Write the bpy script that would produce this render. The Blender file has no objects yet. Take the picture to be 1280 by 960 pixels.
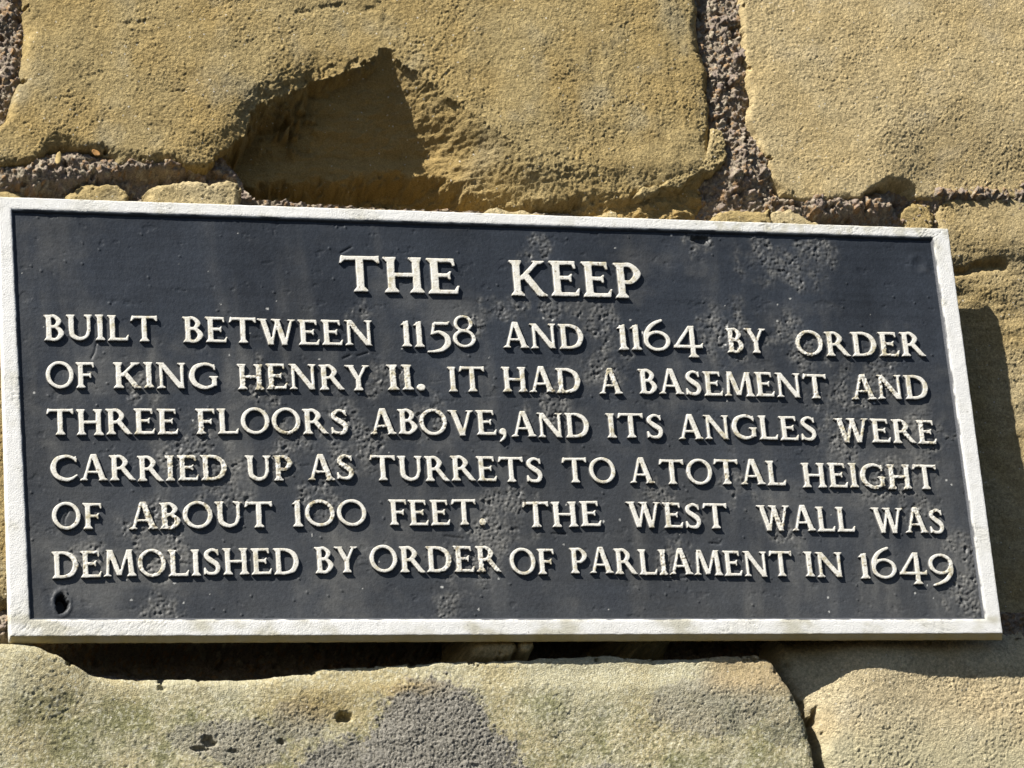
import bpy, math
import numpy as np
from mathutils import Matrix, Vector

SC = bpy.context.scene
COL = SC.collection
Z0 = 2.60                                   # height of the plaque's centre above the ground
# ------------------------------------------------------------------ camera
CAM = np.array([-0.8038437663426895, -2.6724842274887908, -0.9813167586718664])
ROT = np.array([[0.9620796041941484, -0.2610955962433222, -0.07894254123078398],
                [0.01822435953583018, 0.35029328489094835, -0.9364627527457735],
                [0.27215934287313853, 0.8995130372499629, 0.34176832489891207]])
FPX = 4071.326
cd = bpy.data.cameras.new('camera'); cam = bpy.data.objects.new('camera', cd); COL.objects.link(cam)
cd.sensor_fit = 'HORIZONTAL'; cd.sensor_width = 36.0; cd.lens = FPX * 36.0 / 1280.0
cd.clip_start = 0.05; cd.clip_end = 500
M = Matrix.Identity(4)
for i in range(3):
    M[i][0] = ROT[0][i]; M[i][1] = -ROT[1][i]; M[i][2] = -ROT[2][i]; M[i][3] = CAM[i]
M[2][3] += Z0
cam.matrix_world = M
SC.camera = cam
# ------------------------------------------------------------------ sky, sun, exposure
SUN_DIR = Vector((-1.42, -1.0, 1.75)).normalized()          # towards the sun
elev = math.asin(SUN_DIR.z); az = math.atan2(SUN_DIR.x, SUN_DIR.y)
w = bpy.data.worlds.new('World'); SC.world = w; w.use_nodes = True
nt = w.node_tree; bg = nt.nodes['Background']
sky = nt.nodes.new('ShaderNodeTexSky'); sky.sky_type = 'NISHITA'; sky.sun_disc = False
sky.air_density = 0.6; sky.dust_density = 0.6
sky.sun_elevation = elev; sky.sun_rotation = az % (2 * math.pi)
nt.links.new(sky.outputs[0], bg.inputs[0]); bg.inputs[1].default_value = 0.05
sl = bpy.data.lights.new('sun', 'SUN'); sl.energy = 5.0; sl.angle = math.radians(0.5); sl.color = (1.0, 0.95, 0.87)
sun = bpy.data.objects.new('sun', sl); COL.objects.link(sun)
sun.rotation_euler = SUN_DIR.to_track_quat('Z', 'Y').to_euler(); sun.location = (-4, -3, 8)
SC.view_settings.view_transform = 'Standard'; SC.view_settings.look = 'None'
SC.view_settings.exposure = 0.88; SC.view_settings.gamma = 1.0

# ------------------------------------------------------------------ wall coordinates <-> photo pixels (for tracing outlines only)
PXM = 1323.0                                # photo pixels per metre on the plaque's plane
def on_plane(px, py, y=0.0):
    px = np.asarray(px, float); py = np.asarray(py, float)
    d = np.stack([px - 640, py - 480, np.full(px.shape, FPX)], -1) @ ROT
    t = (y - CAM[1]) / d[..., 1]
    return CAM[0] + t * d[..., 0], CAM[2] + t * d[..., 2]
def to_px(X, y, Z):
    q = np.stack([X - CAM[0], np.full(np.shape(X), y) - CAM[1], Z - CAM[2]], -1) @ ROT.T
    return 640 + FPX * q[..., 0] / q[..., 2], 480 + FPX * q[..., 1] / q[..., 2]

# ------------------------------------------------------------------ noise
def hsh(ix, iy, seed):
    h = (ix.astype(np.int64) * 374761393 + iy.astype(np.int64) * 668265263 + seed * 974634777) & 0xFFFFFFFF
    h = ((h ^ (h >> 13)) * 1274126177) & 0xFFFFFFFF
    h = ((h ^ (h >> 16)) * 2246822519) & 0xFFFFFFFF
    return ((h ^ (h >> 15)) & 0xFFFFFF) / float(0x1000000)
def gn(x, y, seed=0):
    x = np.asarray(x, float); y = np.asarray(y, float)
    ix = np.floor(x); iy = np.floor(y); fx = x - ix; fy = y - iy
    u = fx * fx * fx * (fx * (fx * 6 - 15) + 10); v = fy * fy * fy * (fy * (fy * 6 - 15) + 10)
    def g(dx, dy):
        a = hsh(ix + dx, iy + dy, seed) * 2 * math.pi
        return np.cos(a) * (fx - dx) + np.sin(a) * (fy - dy)
    a = g(0, 0); b = g(1, 0); c = g(0, 1); d = g(1, 1)
    return 1.5 * ((a * (1 - u) + b * u) * (1 - v) + (c * (1 - u) + d * u) * v)
def fbm(x, y, seed=0, octv=3, gain=0.5):
    s = 0; a = 1.0; t = 0
    for k in range(octv):
        s = s + a * gn(x * 2.03 ** k + 17.3 * k, y * 2.03 ** k - 9.1 * k, seed + 31 * k); t += a; a *= gain
    return s / t
def worley(x, y, seed=0):
    ix = np.floor(x); iy = np.floor(y)
    f1 = np.full(x.shape, 9.0); f2 = np.full(x.shape, 9.0); idn = np.zeros(x.shape)
    for dx in (-1, 0, 1):
        for dy in (-1, 0, 1):
            cx = ix + dx; cy = iy + dy
            px = cx + hsh(cx, cy, seed); py = cy + hsh(cx, cy, seed + 7)
            d = np.hypot(px - x, py - y); r = hsh(cx, cy, seed + 13)
            near = d < f1
            f2 = np.where(near, f1, np.minimum(f2, d)); idn = np.where(near, r, idn); f1 = np.where(near, d, f1)
    return f1, f2, idn
def grit(shape, seed):
    """single sand grains: one random height per sample, softened over its neighbours"""
    r = np.random.default_rng(seed).normal(0, 1, shape); p = np.pad(r, 1, mode='edge')
    b = (p[1:-1, 1:-1] * 7 + 1.6 * (p[:-2, 1:-1] + p[2:, 1:-1] + p[1:-1, :-2] + p[1:-1, 2:]) + p[:-2, :-2] + p[2:, 2:] + p[:-2, 2:] + p[2:, :-2]) / 16
    return b / 0.50
def sstep(a, b, x):
    t = np.clip((x - a) / (b - a), 0, 1); return t * t * (3 - 2 * t)
def mix(a, b, t):
    return a + (b - a) * t
def poly_sd(x, y, pts):
    """signed distance to a polygon, positive inside"""
    d = np.full(x.shape, 1e9); inside = np.zeros(x.shape, bool); n = len(pts)
    for i in range(n):
        ax, ay = pts[i]; bx, by = pts[(i + 1) % n]
        ex, ey = bx - ax, by - ay
        t = np.clip(((x - ax) * ex + (y - ay) * ey) / (ex * ex + ey * ey + 1e-12), 0, 1)
        d = np.minimum(d, np.hypot(x - ax - t * ex, y - ay - t * ey))
        if ay != by:
            c = ((ay > y) != (by > y)) & (x < (bx - ax) * (y - ay) / (by - ay) + ax)
            inside ^= c
    return np.where(inside, d, -d)
def line_d(x, y, pts):
    d = np.full(x.shape, 1e9)
    for (ax, ay), (bx, by) in zip(pts[:-1], pts[1:]):
        ex, ey = bx - ax, by - ay
        t = np.clip(((x - ax) * ex + (y - ay) * ey) / (ex * ex + ey * ey), 0, 1)
        d = np.minimum(d, np.hypot(x - ax - t * ex, y - ay - t * ey))
    return d

# ------------------------------------------------------------------ mesh helpers
def link_mesh(name, co, faces, mats, parent=None, col=None, face_mat=None, smooth=True, loc=(0, 0, 0)):
    me = bpy.data.meshes.new(name)
    faces = np.asarray(faces, np.int32)
    me.vertices.add(len(co)); me.vertices.foreach_set('co', np.ascontiguousarray(co, np.float32).ravel())
    nf, k = faces.shape
    me.loops.add(nf * k); me.loops.foreach_set('vertex_index', faces.ravel())
    me.polygons.add(nf); me.polygons.foreach_set('loop_start', np.arange(0, nf * k, k, dtype=np.int32))
    me.polygons.foreach_set('loop_total', np.full(nf, k, np.int32))
    me.polygons.foreach_set('use_smooth', np.full(nf, smooth))
    for m in (mats if isinstance(mats, (list, tuple)) else [mats]): me.materials.append(m)
    if face_mat is not None: me.polygons.foreach_set('material_index', np.asarray(face_mat, np.int32))
    if col is not None:
        a = me.attributes.new('tint', 'FLOAT_COLOR', 'POINT')
        c4 = np.ones((len(co), 4), np.float32); c4[:, :3] = col
        a.data.foreach_set('color', c4.ravel())
    me.update(calc_edges=True); me.validate()
    o = bpy.data.objects.new(name, me); COL.objects.link(o); o.location = loc
    if parent: o.parent = parent
    return o
def grid_faces(ny, nx, mask=None):
    idx = np.arange(ny * nx).reshape(ny, nx)
    f = np.stack([idx[:-1, :-1], idx[:-1, 1:], idx[1:, 1:], idx[1:, :-1]], -1)
    return f[mask] if mask is not None else f.reshape(-1, 4)
def compact(co, faces, col=None):
    used = np.zeros(len(co), bool); used[faces.ravel()] = True
    re = np.cumsum(used) - 1
    return co[used], re[faces], (col[used] if col is not None else None)
def thing(name, label, cat, loc, group=None):
    o = bpy.data.objects.new(name, None); COL.objects.link(o); o.location = loc
    o['label'] = label; o['category'] = cat; o['kind'] = 'thing'
    o.empty_display_size = 0.05
    if group: o['group'] = group
    return o

# ------------------------------------------------------------------ materials
def mat_base(name, rough=0.9, spec=0.3):
    m = bpy.data.materials.new(name); m.use_nodes = True
    b = m.node_tree.nodes['Principled BSDF']
    b.inputs['Roughness'].default_value = rough; b.inputs['Specular IOR Level'].default_value = spec
    return m, m.node_tree, b
def N(nt, t, **kw):
    n = nt.nodes.new(t)
    for k, v in kw.items(): setattr(n, k, v)
    return n
def tinted(name, rough, spec, scale, contrast, bump_scale, bump_dist, speck=None, bump2=None):
    """base colour from the mesh's own colour layer, broken up by fine grain, with a fine bump"""
    m, nt, b = mat_base(name, rough, spec)
    at = N(nt, 'ShaderNodeAttribute', attribute_name='tint')
    tc = N(nt, 'ShaderNodeTexCoord')
    nz = N(nt, 'ShaderNodeTexNoise'); nz.inputs['Scale'].default_value = scale; nz.inputs['Detail'].default_value = 4; nz.inputs['Roughness'].default_value = 0.7
    nt.links.new(tc.outputs['Object'], nz.inputs['Vector'])
    mr = N(nt, 'ShaderNodeMapRange'); mr.inputs[1].default_value = 0.28; mr.inputs[2].default_value = 0.72
    mr.inputs[3].default_value = 1 - contrast; mr.inputs[4].default_value = 1 + contrast
    nt.links.new(nz.outputs['Fac'], mr.inputs[0])
    mu = N(nt, 'ShaderNodeVectorMath', operation='SCALE')
    nt.links.new(at.outputs['Color'], mu.inputs[0]); nt.links.new(mr.outputs[0], mu.inputs['Scale'])
    src = mu.outputs[0]
    if speck:                                # rare pale quartz grains
        vo = N(nt, 'ShaderNodeTexVoronoi'); vo.inputs['Scale'].default_value = speck[0]
        nt.links.new(tc.outputs['Object'], vo.inputs['Vector'])
        sep = N(nt, 'ShaderNodeSeparateColor'); nt.links.new(vo.outputs['Color'], sep.inputs[0])
        th = N(nt, 'ShaderNodeMath', operation='GREATER_THAN'); th.inputs[1].default_value = speck[1]
        nt.links.new(sep.outputs[0], th.inputs[0])
        mx = N(nt, 'ShaderNodeMixRGB'); mx.inputs[2].default_value = (*speck[2], 1)
        ml = N(nt, 'ShaderNodeMath', operation='MULTIPLY'); ml.inputs[1].default_value = speck[3]
        nt.links.new(th.outputs[0], ml.inputs[0]); nt.links.new(ml.outputs[0], mx.inputs[0])
        nt.links.new(src, mx.inputs[1]); src = mx.outputs[0]
    nt.links.new(src, b.inputs['Base Color'])
    nb = N(nt, 'ShaderNodeTexNoise'); nb.inputs['Scale'].default_value = bump_scale; nb.inputs['Detail'].default_value = 5; nb.inputs['Roughness'].default_value = 0.65
    nt.links.new(tc.outputs['Object'], nb.inputs['Vector'])
    bp = N(nt, 'ShaderNodeBump'); bp.inputs['Strength'].default_value = 1.0; bp.inputs['Distance'].default_value = bump_dist
    nt.links.new(nb.outputs['Fac'], bp.inputs['Height']); nt.links.new(bp.outputs[0], b.inputs['Normal'])
    return m
M_STONE = tinted('sandstone', 0.95, 0.15, 760, 0.34, 760, 0.0024, speck=(800, 0.997, (0.66, 0.62, 0.52), 0.8))
M_MORTAR = tinted('mortar', 0.97, 0.1, 600, 0.40, 480, 0.0022)
M_WHITE = tinted('white_paint', 0.55, 0.35, 260, 0.05, 700, 0.0006)
M_BLACK = tinted('black_paint', 0.46, 0.28, 300, 0.22, 350, 0.0004)
M_LETTER = tinted('letter_paint', 0.6, 0.3, 420, 0.10, 600, 0.0004)

# ================================================================== THE WALL
wall = thing('stone_wall', 'old wall of tan sandstone blocks with gritty mortar joints behind the plaque', 'wall', (0, 0, Z0))

TAN = np.array([0.312, 0.252, 0.124]); OCHRE = np.array([0.305, 0.228, 0.094]); PALE = np.array([0.40, 0.340, 0.20])
GREYT = np.array([0.285, 0.250, 0.155])
stones = []                                 # (outline in px, y) kept for the mortar's cut-out
def wall_grid(outline, yf, pitch, margin):
    p = np.array(outline, float)
    X, Z = on_plane(p[:, 0], p[:, 1], yf)
    x = np.arange(X.min() - margin, X.max() + margin, pitch); z = np.arange(Z.min() - margin, Z.max() + margin, pitch)
    return np.meshgrid(x, z)
def stone(label, outline, yf, seed, colour, relief=None, rim=0.010, pitch=0.00092, warp=0.0035, grain=1.0, name='stone_block', undul=1.0, deep=0.06):
    GX, GZ = wall_grid(outline, yf, pitch, 0.014)
    PX, PY = to_px(GX, yf, GZ)
    sd = poly_sd(PX, PY, outline) / PXM
    sd = sd + warp * fbm(GX * 45, GZ * 45, seed, 4, 0.6)
    nick = sstep(0.18, 0.5, fbm(GX * 60, GZ * 60, seed + 8, 4, 0.65))
    sd = sd - 0.006 * nick * sstep(0.022, 0.0, sd)
    r = rim * (0.55 + 0.9 * sstep(-0.4, 0.4, fbm(GX * 26, GZ * 26, seed + 9, 2)))
    dd = np.clip(sd, 0, r)
    drop = r - np.sqrt(np.maximum(r * r - (r - dd) ** 2, 0))            # rounded arris
    drop = drop + np.where(sd < 0, -sd * 7.0, 0)
    drop = np.minimum(drop, deep)
    h = undul * (0.0035 * fbm(GX * 9, GZ * 9, seed + 1, 3) + 0.0013 * fbm(GX * 38, GZ * 38, seed + 2, 3))
    gt = grit(GX.shape, seed)
    soft = fbm(GX * 24, GZ * 20, seed + 7, 3)
    gr = 0.0011 * soft + 0.00022 * fbm(GX * 85, GZ * 70, seed + 3, 3, 0.6) + 0.00028 * gt
    rough = 0.70 + 0.45 * sstep(-0.35, 0.45, fbm(GX * 14, GZ * 14, seed + 5, 2))
    h = h + grain * gr * rough
    col = colour(PX, PY, GX, GZ, seed) * (1 + 0.10 * grit(GX.shape, seed + 500))[..., None]
    if relief is not None:
        dh, col = relief(PX, PY, GX, GZ, col)
        h = h + dh
    col = col * np.array([1.23, 1.19, 1.16])
    Yv = yf - h + drop
    keep = sd > -0.010
    cm = keep[:-1, :-1] | keep[1:, :-1] | keep[:-1, 1:] | keep[1:, 1:]
    co = np.stack([GX, Yv, GZ], -1).reshape(-1, 3)
    f = grid_faces(*GX.shape, mask=cm)
    co, f, c = compact(co, f, col.reshape(-1, 3))
    o = link_mesh(name, co, f, M_STONE, wall, c)
    if label: o['label'] = label
    stones.append(outline)
    return o

def tan_colour(base, warm, grey, amt=0.6, spots=None):
    def fn(PX, PY, X, Z, seed):
        a = sstep(-0.35, 0.45, fbm(X * 13, Z * 13, seed + 40, 4))[..., None]
        b = sstep(0.0, 0.6, fbm(X * 22 + 5, Z * 17, seed + 41, 4))[..., None]
        c = mix(base, warm, a * amt); c = mix(c, grey, b * amt)
        v = 1 + 0.18 * fbm(X * 60, Z * 60, seed + 42, 3) + 0.20 * gn(X * 300, Z * 300, seed + 43) 
        return c * v[..., None]
    return fn

# --- big block over the plaque, with a deep spalled hollow
RIM = [(262, 206), (272, 190), (296, 176), (312, 150), (328, 127), (352, 114), (400, 97), (445, 86), (470, 67), (482, 56)]
HOL = RIM + [(500, 74), (560, 120), (640, 175), (720, 215), (740, 300), (250, 300)]
LEDGE = [(286, 205), (330, 196), (420, 190), (470, 187), (520, 186), (556, 192), (590, 208), (606, 222), (625, 233), (660, 238), (715, 238), (755, 232), (790, 231), (830, 222), (865, 210), (885, 196), (910, 186), (910, 400), (286, 400)]
def relief_a(PX, PY, X, Z, col):
    jx = 11 * fbm(X * 60, Z * 60, 501, 5, 0.6); jy = 11 * fbm(X * 60, Z * 60, 502, 5, 0.6)
    u = PX + jx; v = PY + jy
    ins = poly_sd(u, v, HOL); dr = line_d(u, v, RIM)
    side = np.where(ins > 0, dr, 0)
    uR = 484 + (PY - 56) * 1.36; uL = 482 + (PY - 56) * 0.24
    ramp = sstep(0, 1, (uR - PX + 8 * fbm(X * 24, Z * 24, 511, 3, 0.5) * sstep(70, 130, PY)) / np.maximum(uR - uL, 3))
    dep = np.clip((PY - 50) * 0.00046, 0, 0.056)
    t = np.clip(side / (8.0 + 20 * np.exp(-(((PX - 362) / 34) ** 2 + ((PY - 128) / 26) ** 2))), 0, 1) ** 0.7
    hol = dep * ramp * t
    # crumbly upper lip and a rounded shoulder above it
    lip = np.exp(-(line_d(u, v, RIM[3:8]) / 16.0) ** 2)
    d = -lip * (0.0025 + 0.006 * np.clip(fbm(X * 110, Z * 110, 503, 3), 0, 1))
    crumb = np.exp(-(((PX - 372) / 26) ** 2 + ((PY - 142) / 22) ** 2))
    d = d + crumb * 0.026 * sstep(0.0, 0.3, fbm(X * 95, Z * 95, 509, 3)) * (side > 0)
    # undercut below the broken ledge
    und = poly_sd(PX + jx * .8, PY + jy * .8, LEDGE)
    ud = sstep(0, 1, np.clip((und + 9 * fbm(X * 60, Z * 60, 518, 4, 0.6)) / 26.0, 0, 1))
    rough = 0.012 * fbm(X * 45, Z * 75, 510, 4, 0.6)
    hw = sstep(0.006, 0.034, hol)
    d = d + hw * (0.0045 * fbm(X * 20, Z * 75, 515, 5, 0.62) + 0.004 * fbm(X * 28, Z * 28, 516, 3) + 0.003 * np.abs(fbm(X * 50, Z * 50, 517, 3)))
    d = d - hol - ud * (mix(0.034, 0.016, sstep(640, 800, PX)) + rough)
    # soft shoulder sinking towards the upper left rim of the hollow
    d = d - 0.006 * np.exp(-(line_d(PX, PY, RIM[1:7]) / 30.0) ** 2) * np.exp(-np.clip(-ins, 0, 99) / 45.0) * sstep(420, 380, PX)
    d = d - 0.006 * sstep(200, 236, PY) * sstep(600, 680, PX) * (1 - ud)
    # coarser broken skin just right of the hollow
    brk = np.exp(-(line_d(PX, PY, [(510, 70), (545, 130), (600, 195), (720, 215)]) / 34.0) ** 2)
    d = d + brk * 0.0017 * fbm(X * 200, Z * 210, 504, 3)
    # faint upright tooling, strongest on the right
    d = d + 0.0010 * fbm(X * 95, Z * 16, 505, 2) * sstep(560, 860, PX)
    # rolls away along its right arris
    d = d - 0.005 * np.clip((PX - 825) / 70.0, 0, 1) ** 2
    # thin weathered creases near the top
    for k, pl in enumerate([[(150, 30), (172, 27), (195, 26)], [(374, 16), (400, 9), (432, 8), (470, 12)], [(482, 30), (484, 15), (478, 0)]]):
        q = line_d(PX + 6 * fbm(X * 50, Z * 50, 506 + k, 3), PY + 6 * fbm(X * 50, Z * 50, 507 + k, 3), pl)
        d = d - 0.0016 * np.exp(-(q / 4) ** 2) * (0.4 + 0.6 * sstep(-.1, .3, fbm(X * 80, Z * 80, 512 + k, 2)))
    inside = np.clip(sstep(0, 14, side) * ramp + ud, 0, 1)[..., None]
    col = mix(col, np.array([0.315, 0.228, 0.090]) * (1 + 0.22 * fbm(X * 30, Z * 90, 508, 3))[..., None], inside * 0.8)  # brown broken stone, its colour lightened to stand in for bounced light
    return d, col
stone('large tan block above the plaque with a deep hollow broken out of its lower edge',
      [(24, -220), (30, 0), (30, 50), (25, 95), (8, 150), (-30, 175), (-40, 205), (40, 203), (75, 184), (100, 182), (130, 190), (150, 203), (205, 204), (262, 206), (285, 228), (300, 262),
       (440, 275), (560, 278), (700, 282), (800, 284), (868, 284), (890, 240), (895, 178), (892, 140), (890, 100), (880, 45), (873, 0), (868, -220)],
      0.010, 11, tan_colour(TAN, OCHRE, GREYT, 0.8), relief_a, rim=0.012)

# --- block at the upper right
def relief_b(PX, PY, X, Z, col):
    d = -0.030 * sstep(36, 4, np.hypot((PX - 1122) * 0.8, (PY - 250) * 1.1) + 6 * fbm(X * 60, Z * 60, 520, 2))
    d = d - 0.013 * sstep(120, 238, PY) * sstep(1090, 1180, PX)
    st = sstep(0.15, 0.5, fbm(X * 16, Z * 16, 521, 3))[..., None]
    return d, mix(col, np.array([0.39, 0.34, 0.225]), st * 0.5)
stone('smooth pale tan block at the upper right with a straight mortar joint below',
      [(926, -220), (927, 0), (929, 45), (941, 120), (937, 150), (950, 178), (966, 222), (978, 242), (1004, 252), (1075, 247), (1100, 232), (1128, 236), (1150, 243), (1215, 241), (1290, 240), (1500, 240), (1500, -220)],
      0.014, 23, tan_colour(np.array([0.400, 0.330, 0.184]), np.array([0.390, 0.306, 0.150]), PALE, 0.6), relief_b, rim=0.0055, grain=0.9, undul=0.7)

# --- block to the right of the plaque
def relief_c(PX, PY, X, Z, col):
    j = 4 * fbm(X * 70, Z * 70, 530, 3)
    d = -0.008 * sstep(340, 430, PY + j) - 0.002 * sstep(400, 600, PY)
    ck = np.exp(-(line_d(PX + j, PY + j, [(1192, 339), (1212, 337), (1230, 331), (1252, 332)]) / 4.5) ** 2)
    d = d - 0.008 * ck
    d = d + 0.009 * sstep(345, 300, PY) - 0.005 * sstep(1250, 1190, PX) * sstep(345, 370, PY)
    d = d + 0.0022 * fbm(X * 14, Z * 60, 531, 3) * sstep(290, 340, PY)
    gl = sstep(0.1, 0.5, fbm(X * 20, Z * 30, 532, 3))[..., None]
    return d, mix(col, OCHRE, gl * 0.4)
stone('tan block beside the right edge of the plaque carrying the plaque shadow',
      [(1169, 300), (1170, 262), (1184, 249), (1230, 245), (1290, 246), (1500, 247), (1500, 779), (1290, 780), (1180, 781), (1100, 780), (1080, 520), (1100, 330)],
      0.037, 37, tan_colour(PALE * 0.9, OCHRE, TAN, 0.6), relief_c, rim=0.006)
# --- block on the far left
stone('tan block showing as a thin strip at the left edge of the plaque',
      [(-460, 218), (-20, 226), (30, 240), (70, 262), (100, 400), (100, 760), (20, 758), (-60, 765), (-460, 762)],
      0.021, 41, tan_colour(TAN, OCHRE, GREYT, 0.9), None, rim=0.012)
stone('block in the upper left corner, left of the mortar joint',
      [(-460, -220), (-12, -220), (-14, 60), (-22, 150), (-40, 190), (-220, 200), (-460, 198)], 0.016, 43, tan_colour(TAN, OCHRE, GREYT, 0.7))

# --- blocks hidden behind the plaque that carry it
stone('block behind the middle of the plaque', [(120, 290), (600, 300), (1060, 312), (1075, 520), (1080, 740), (600, 752), (125, 745)],
      0.0215, 47, tan_colour(TAN, OCHRE, GREYT, 0.5), None, rim=0.012, pitch=0.004, grain=0.3, undul=0.3)

# --- lichen covered block below the plaque
CRUSTS = [(538, 905, 72, 60, 1.0), (545, 960, 110, 70, 1.0), (300, 930, 62, 34, 0.7), (372, 900, 40, 26, 0.6), (890, 882, 84, 40, 0.5), (965, 870, 40, 36, 0.3), (760, 985, 60, 30, 0.6), (250, 925, 40, 22, 0.5), (120, 1010, 90, 40, 0.6), (430, 975, 60, 55, 0.9), (980, 900, 30, 40, 0.35)]
def relief_d(PX, PY, X, Z, col):
    jx = 22 * fbm(X * 50, Z * 50, 541, 6, 0.72); jy = 18 * fbm(X * 50, Z * 50, 542, 6, 0.72)
    cr = np.zeros(PX.shape); edge = 0.34 * fbm(X * 130, Z * 130, 555, 4, 0.75) + 0.05 * grit(PX.shape, 556)
    for cx, cy, rx, ry, a in CRUSTS:
        q = np.hypot((PX + jx - cx) / rx, (PY + jy - cy) / ry) + edge
        cr = np.maximum(cr, a * sstep(1.06, 0.86, q))
    f1, f2, idn = worley(X * 330 + 0.5 * gn(X * 300, Z * 300, 543), Z * 330 + 0.5 * gn(X * 300, Z * 300, 544), 545)
    crack = sstep(0.22, 0.0, f2 - f1)
    d = cr * (0.0006 - 0.0017 * crack + 0.0004 * idn)
    f1b, f2b, idb = worley(X * 280, Z * 280, 546)
    d = d + (1 - cr) * 0.0006 * (0.5 - f1b) * sstep(-0.2, 0.4, fbm(X * 18, Z * 18, 547, 3))
    # rolls back along its upper edge, proud corner at the left
    d = d - 0.003 * sstep(30, 0, PY - 835) * sstep(90, 160, PX) + 0.003 * sstep(400, 520, PX)
    d = d + 0.013 * np.exp(-(((PX - 30) / 80) ** 2 + ((PY - 835) / 75) ** 2))
    for cx, cy, rx, ry, dp in [(430, 896, 11, 6, .012), (262, 926, 9, 7, .008), (250, 936, 11, 4, .006), (204, 859, 6, 4, .004), (352, 926, 5, 4, .005), (290, 940, 9, 3, .003)]:
        d = d - dp * sstep(1.2, 0.5, np.hypot((PX + jx * .4 - cx) / rx, (PY + jy * .4 - cy) / ry))
    lich = sstep(-0.25, 0.35, fbm(X * 11 + 2, Z * 11, 548, 4, 0.6)); grn = sstep(-0.1, 0.36, fbm(X * 16 - 3, Z * 16, 549, 5, 0.65))
    fl = 0.6 * gn(X * 230, Z * 230, 550) + 0.6 * gn(X * 460, Z * 460, 551) + 0.30 * grit(PX.shape, 551)
    base = mix(np.array([0.385, 0.345, 0.205]), np.array([0.40, 0.385, 0.265]), lich[..., None])
    low = sstep(850, 890, PY + 18 * fbm(X * 25, Z * 25, 552, 3)) * (0.70 + 0.30 * sstep(30, 130, PX))
    base = mix(base, np.array([0.195, 0.200, 0.095]), (0.80 * grn * low)[..., None])
    base = mix(base, np.array([0.54, 0.54, 0.42]), (sstep(0.2, 0.6, fl) * 0.65)[..., None])
    base = mix(base, np.array([0.13, 0.135, 0.075]), (sstep(0.15, 0.65, -fl) * low * 0.8)[..., None])
    crc = np.array([0.240, 0.234, 0.205]) * (0.86 + 0.3 * idn + 0.12 * fbm(X * 40, Z * 40, 553, 3))[..., None]
    base = mix(base, crc, cr[..., None])
    yl = np.exp(-((PX + jx - 395) / 55) ** 2 - ((PY + jy - 880) / 22) ** 2) + np.exp(-((PX + jx - 505) / 45) ** 2 - ((PY + jy - 860) / 9) ** 2)
    base = mix(base, np.array([0.33, 0.25, 0.10]), np.clip(yl * 0.6, 0, 1)[..., None])
    base = mix(base, np.array([0.37, 0.29, 0.165]), (sstep(860, 905, PX) * sstep(880, 850, PY) * 0.7)[..., None])
    return d, base * (1 + 0.15 * gn(X * 420, Z * 420, 554))[..., None]
stone('grey-green lichen covered block under the plaque with round grey crusts',
      [(-460, 806), (-10, 808), (20, 806), (50, 812), (78, 826), (110, 842), (170, 848), (240, 846), (300, 847), (360, 842), (430, 832), (520, 828), (600, 826), (680, 822), (740, 817), (800, 822), (870, 821), (945, 816),
       (966, 828), (992, 866), (1006, 895), (1016, 930), (1020, 965), (1024, 1150), (-460, 1150)],
      0.013, 53, tan_colour(TAN, OCHRE, GREYT), relief_d, grain=0.75, rim=0.007, pitch=0.0010, warp=0.0022)
def relief_e(PX, PY, X, Z, col):
    d = -0.012 * sstep(1070, 985, PX + 0.3 * (PY - 860)) + 0.004 * np.exp(-((PX - 1085) / 50) ** 2)
    d = d - 0.010 * sstep(835, 790, PY)
    gr = sstep(890, 950, PY + 20 * fbm(X * 20, Z * 20, 561, 3))[..., None]
    c2 = mix(col, np.array([0.40, 0.39, 0.26]), gr * 0.6)
    return d, c2
stone('pale tan block at the lower right crossed by the plaque shadow',
      [(978, 788), (1100, 783), (1280, 782), (1500, 782), (1500, 1150), (1040, 1150), (1034, 960), (1026, 925), (1012, 880), (990, 845)],
      0.021, 59, tan_colour(np.array([0.455, 0.405, 0.265]), np.array([0.435, 0.36, 0.215]), np.array([0.43, 0.40, 0.29]), 0.7), relief_e, undul=0.45, rim=0.010)

# --- small packing stones in the joints
def chip(label, outline, yf, seed, c1=TAN, c2=PALE, rim=0.007, **kw):
    return stone(label, outline, yf, seed, tan_colour(c1, c2, GREYT, 0.7), None, rim=rim, pitch=0.0009, warp=0.006, name='packing_stone', undul=1.4, **kw)
chip('flat pale tan packing stone touching the top edge of the plaque at the left', [(186, 246), (184, 236), (200, 228), (245, 224), (292, 226), (302, 236), (298, 262), (186, 262)], 0.008, 61, PALE, TAN)
chip('small ochre packing stone in the joint at the upper left', [(76, 258), (88, 238), (110, 226), (148, 228), (160, 244), (160, 262), (76, 262)], 0.016, 62, TAN, OCHRE)
chip('thin curved tan flake between the big block and the mortar joint', [(890, 158), (904, 161), (908, 180), (907, 202), (893, 214), (870, 219), (852, 231), (822, 238), (800, 246), (790, 243), (806, 233), (830, 226), (846, 213), (868, 205), (884, 196), (890, 180)], 0.011, 63, TAN, PALE, rim=0.004, grain=2.0)
chip('ochre packing stone just above the plaque, left of a paler chip', [(880, 282), (896, 266), (925, 258), (962, 262), (966, 284)], 0.016, 64, TAN, OCHRE)
chip('pale chip resting above the plaque beside the ochre packing stone', [(965, 284), (966, 263), (990, 260), (1008, 266), (1022, 276), (1024, 288)], 0.014, 65, PALE, TAN)
chip('ochre packing stone between the mortar and the right block', [(1124, 292), (1126, 264), (1142, 254), (1166, 253), (1167, 300)], 0.029, 66, OCHRE, TAN)
chip('rounded packing stone wedged under the plaque, the larger of two', [(587, 780), (587, 804), (598, 816), (618, 822), (638, 819), (646, 810), (646, 780)], 0.012, 67, np.array([0.46, 0.37, 0.20]), PALE, rim=0.009)
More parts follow.
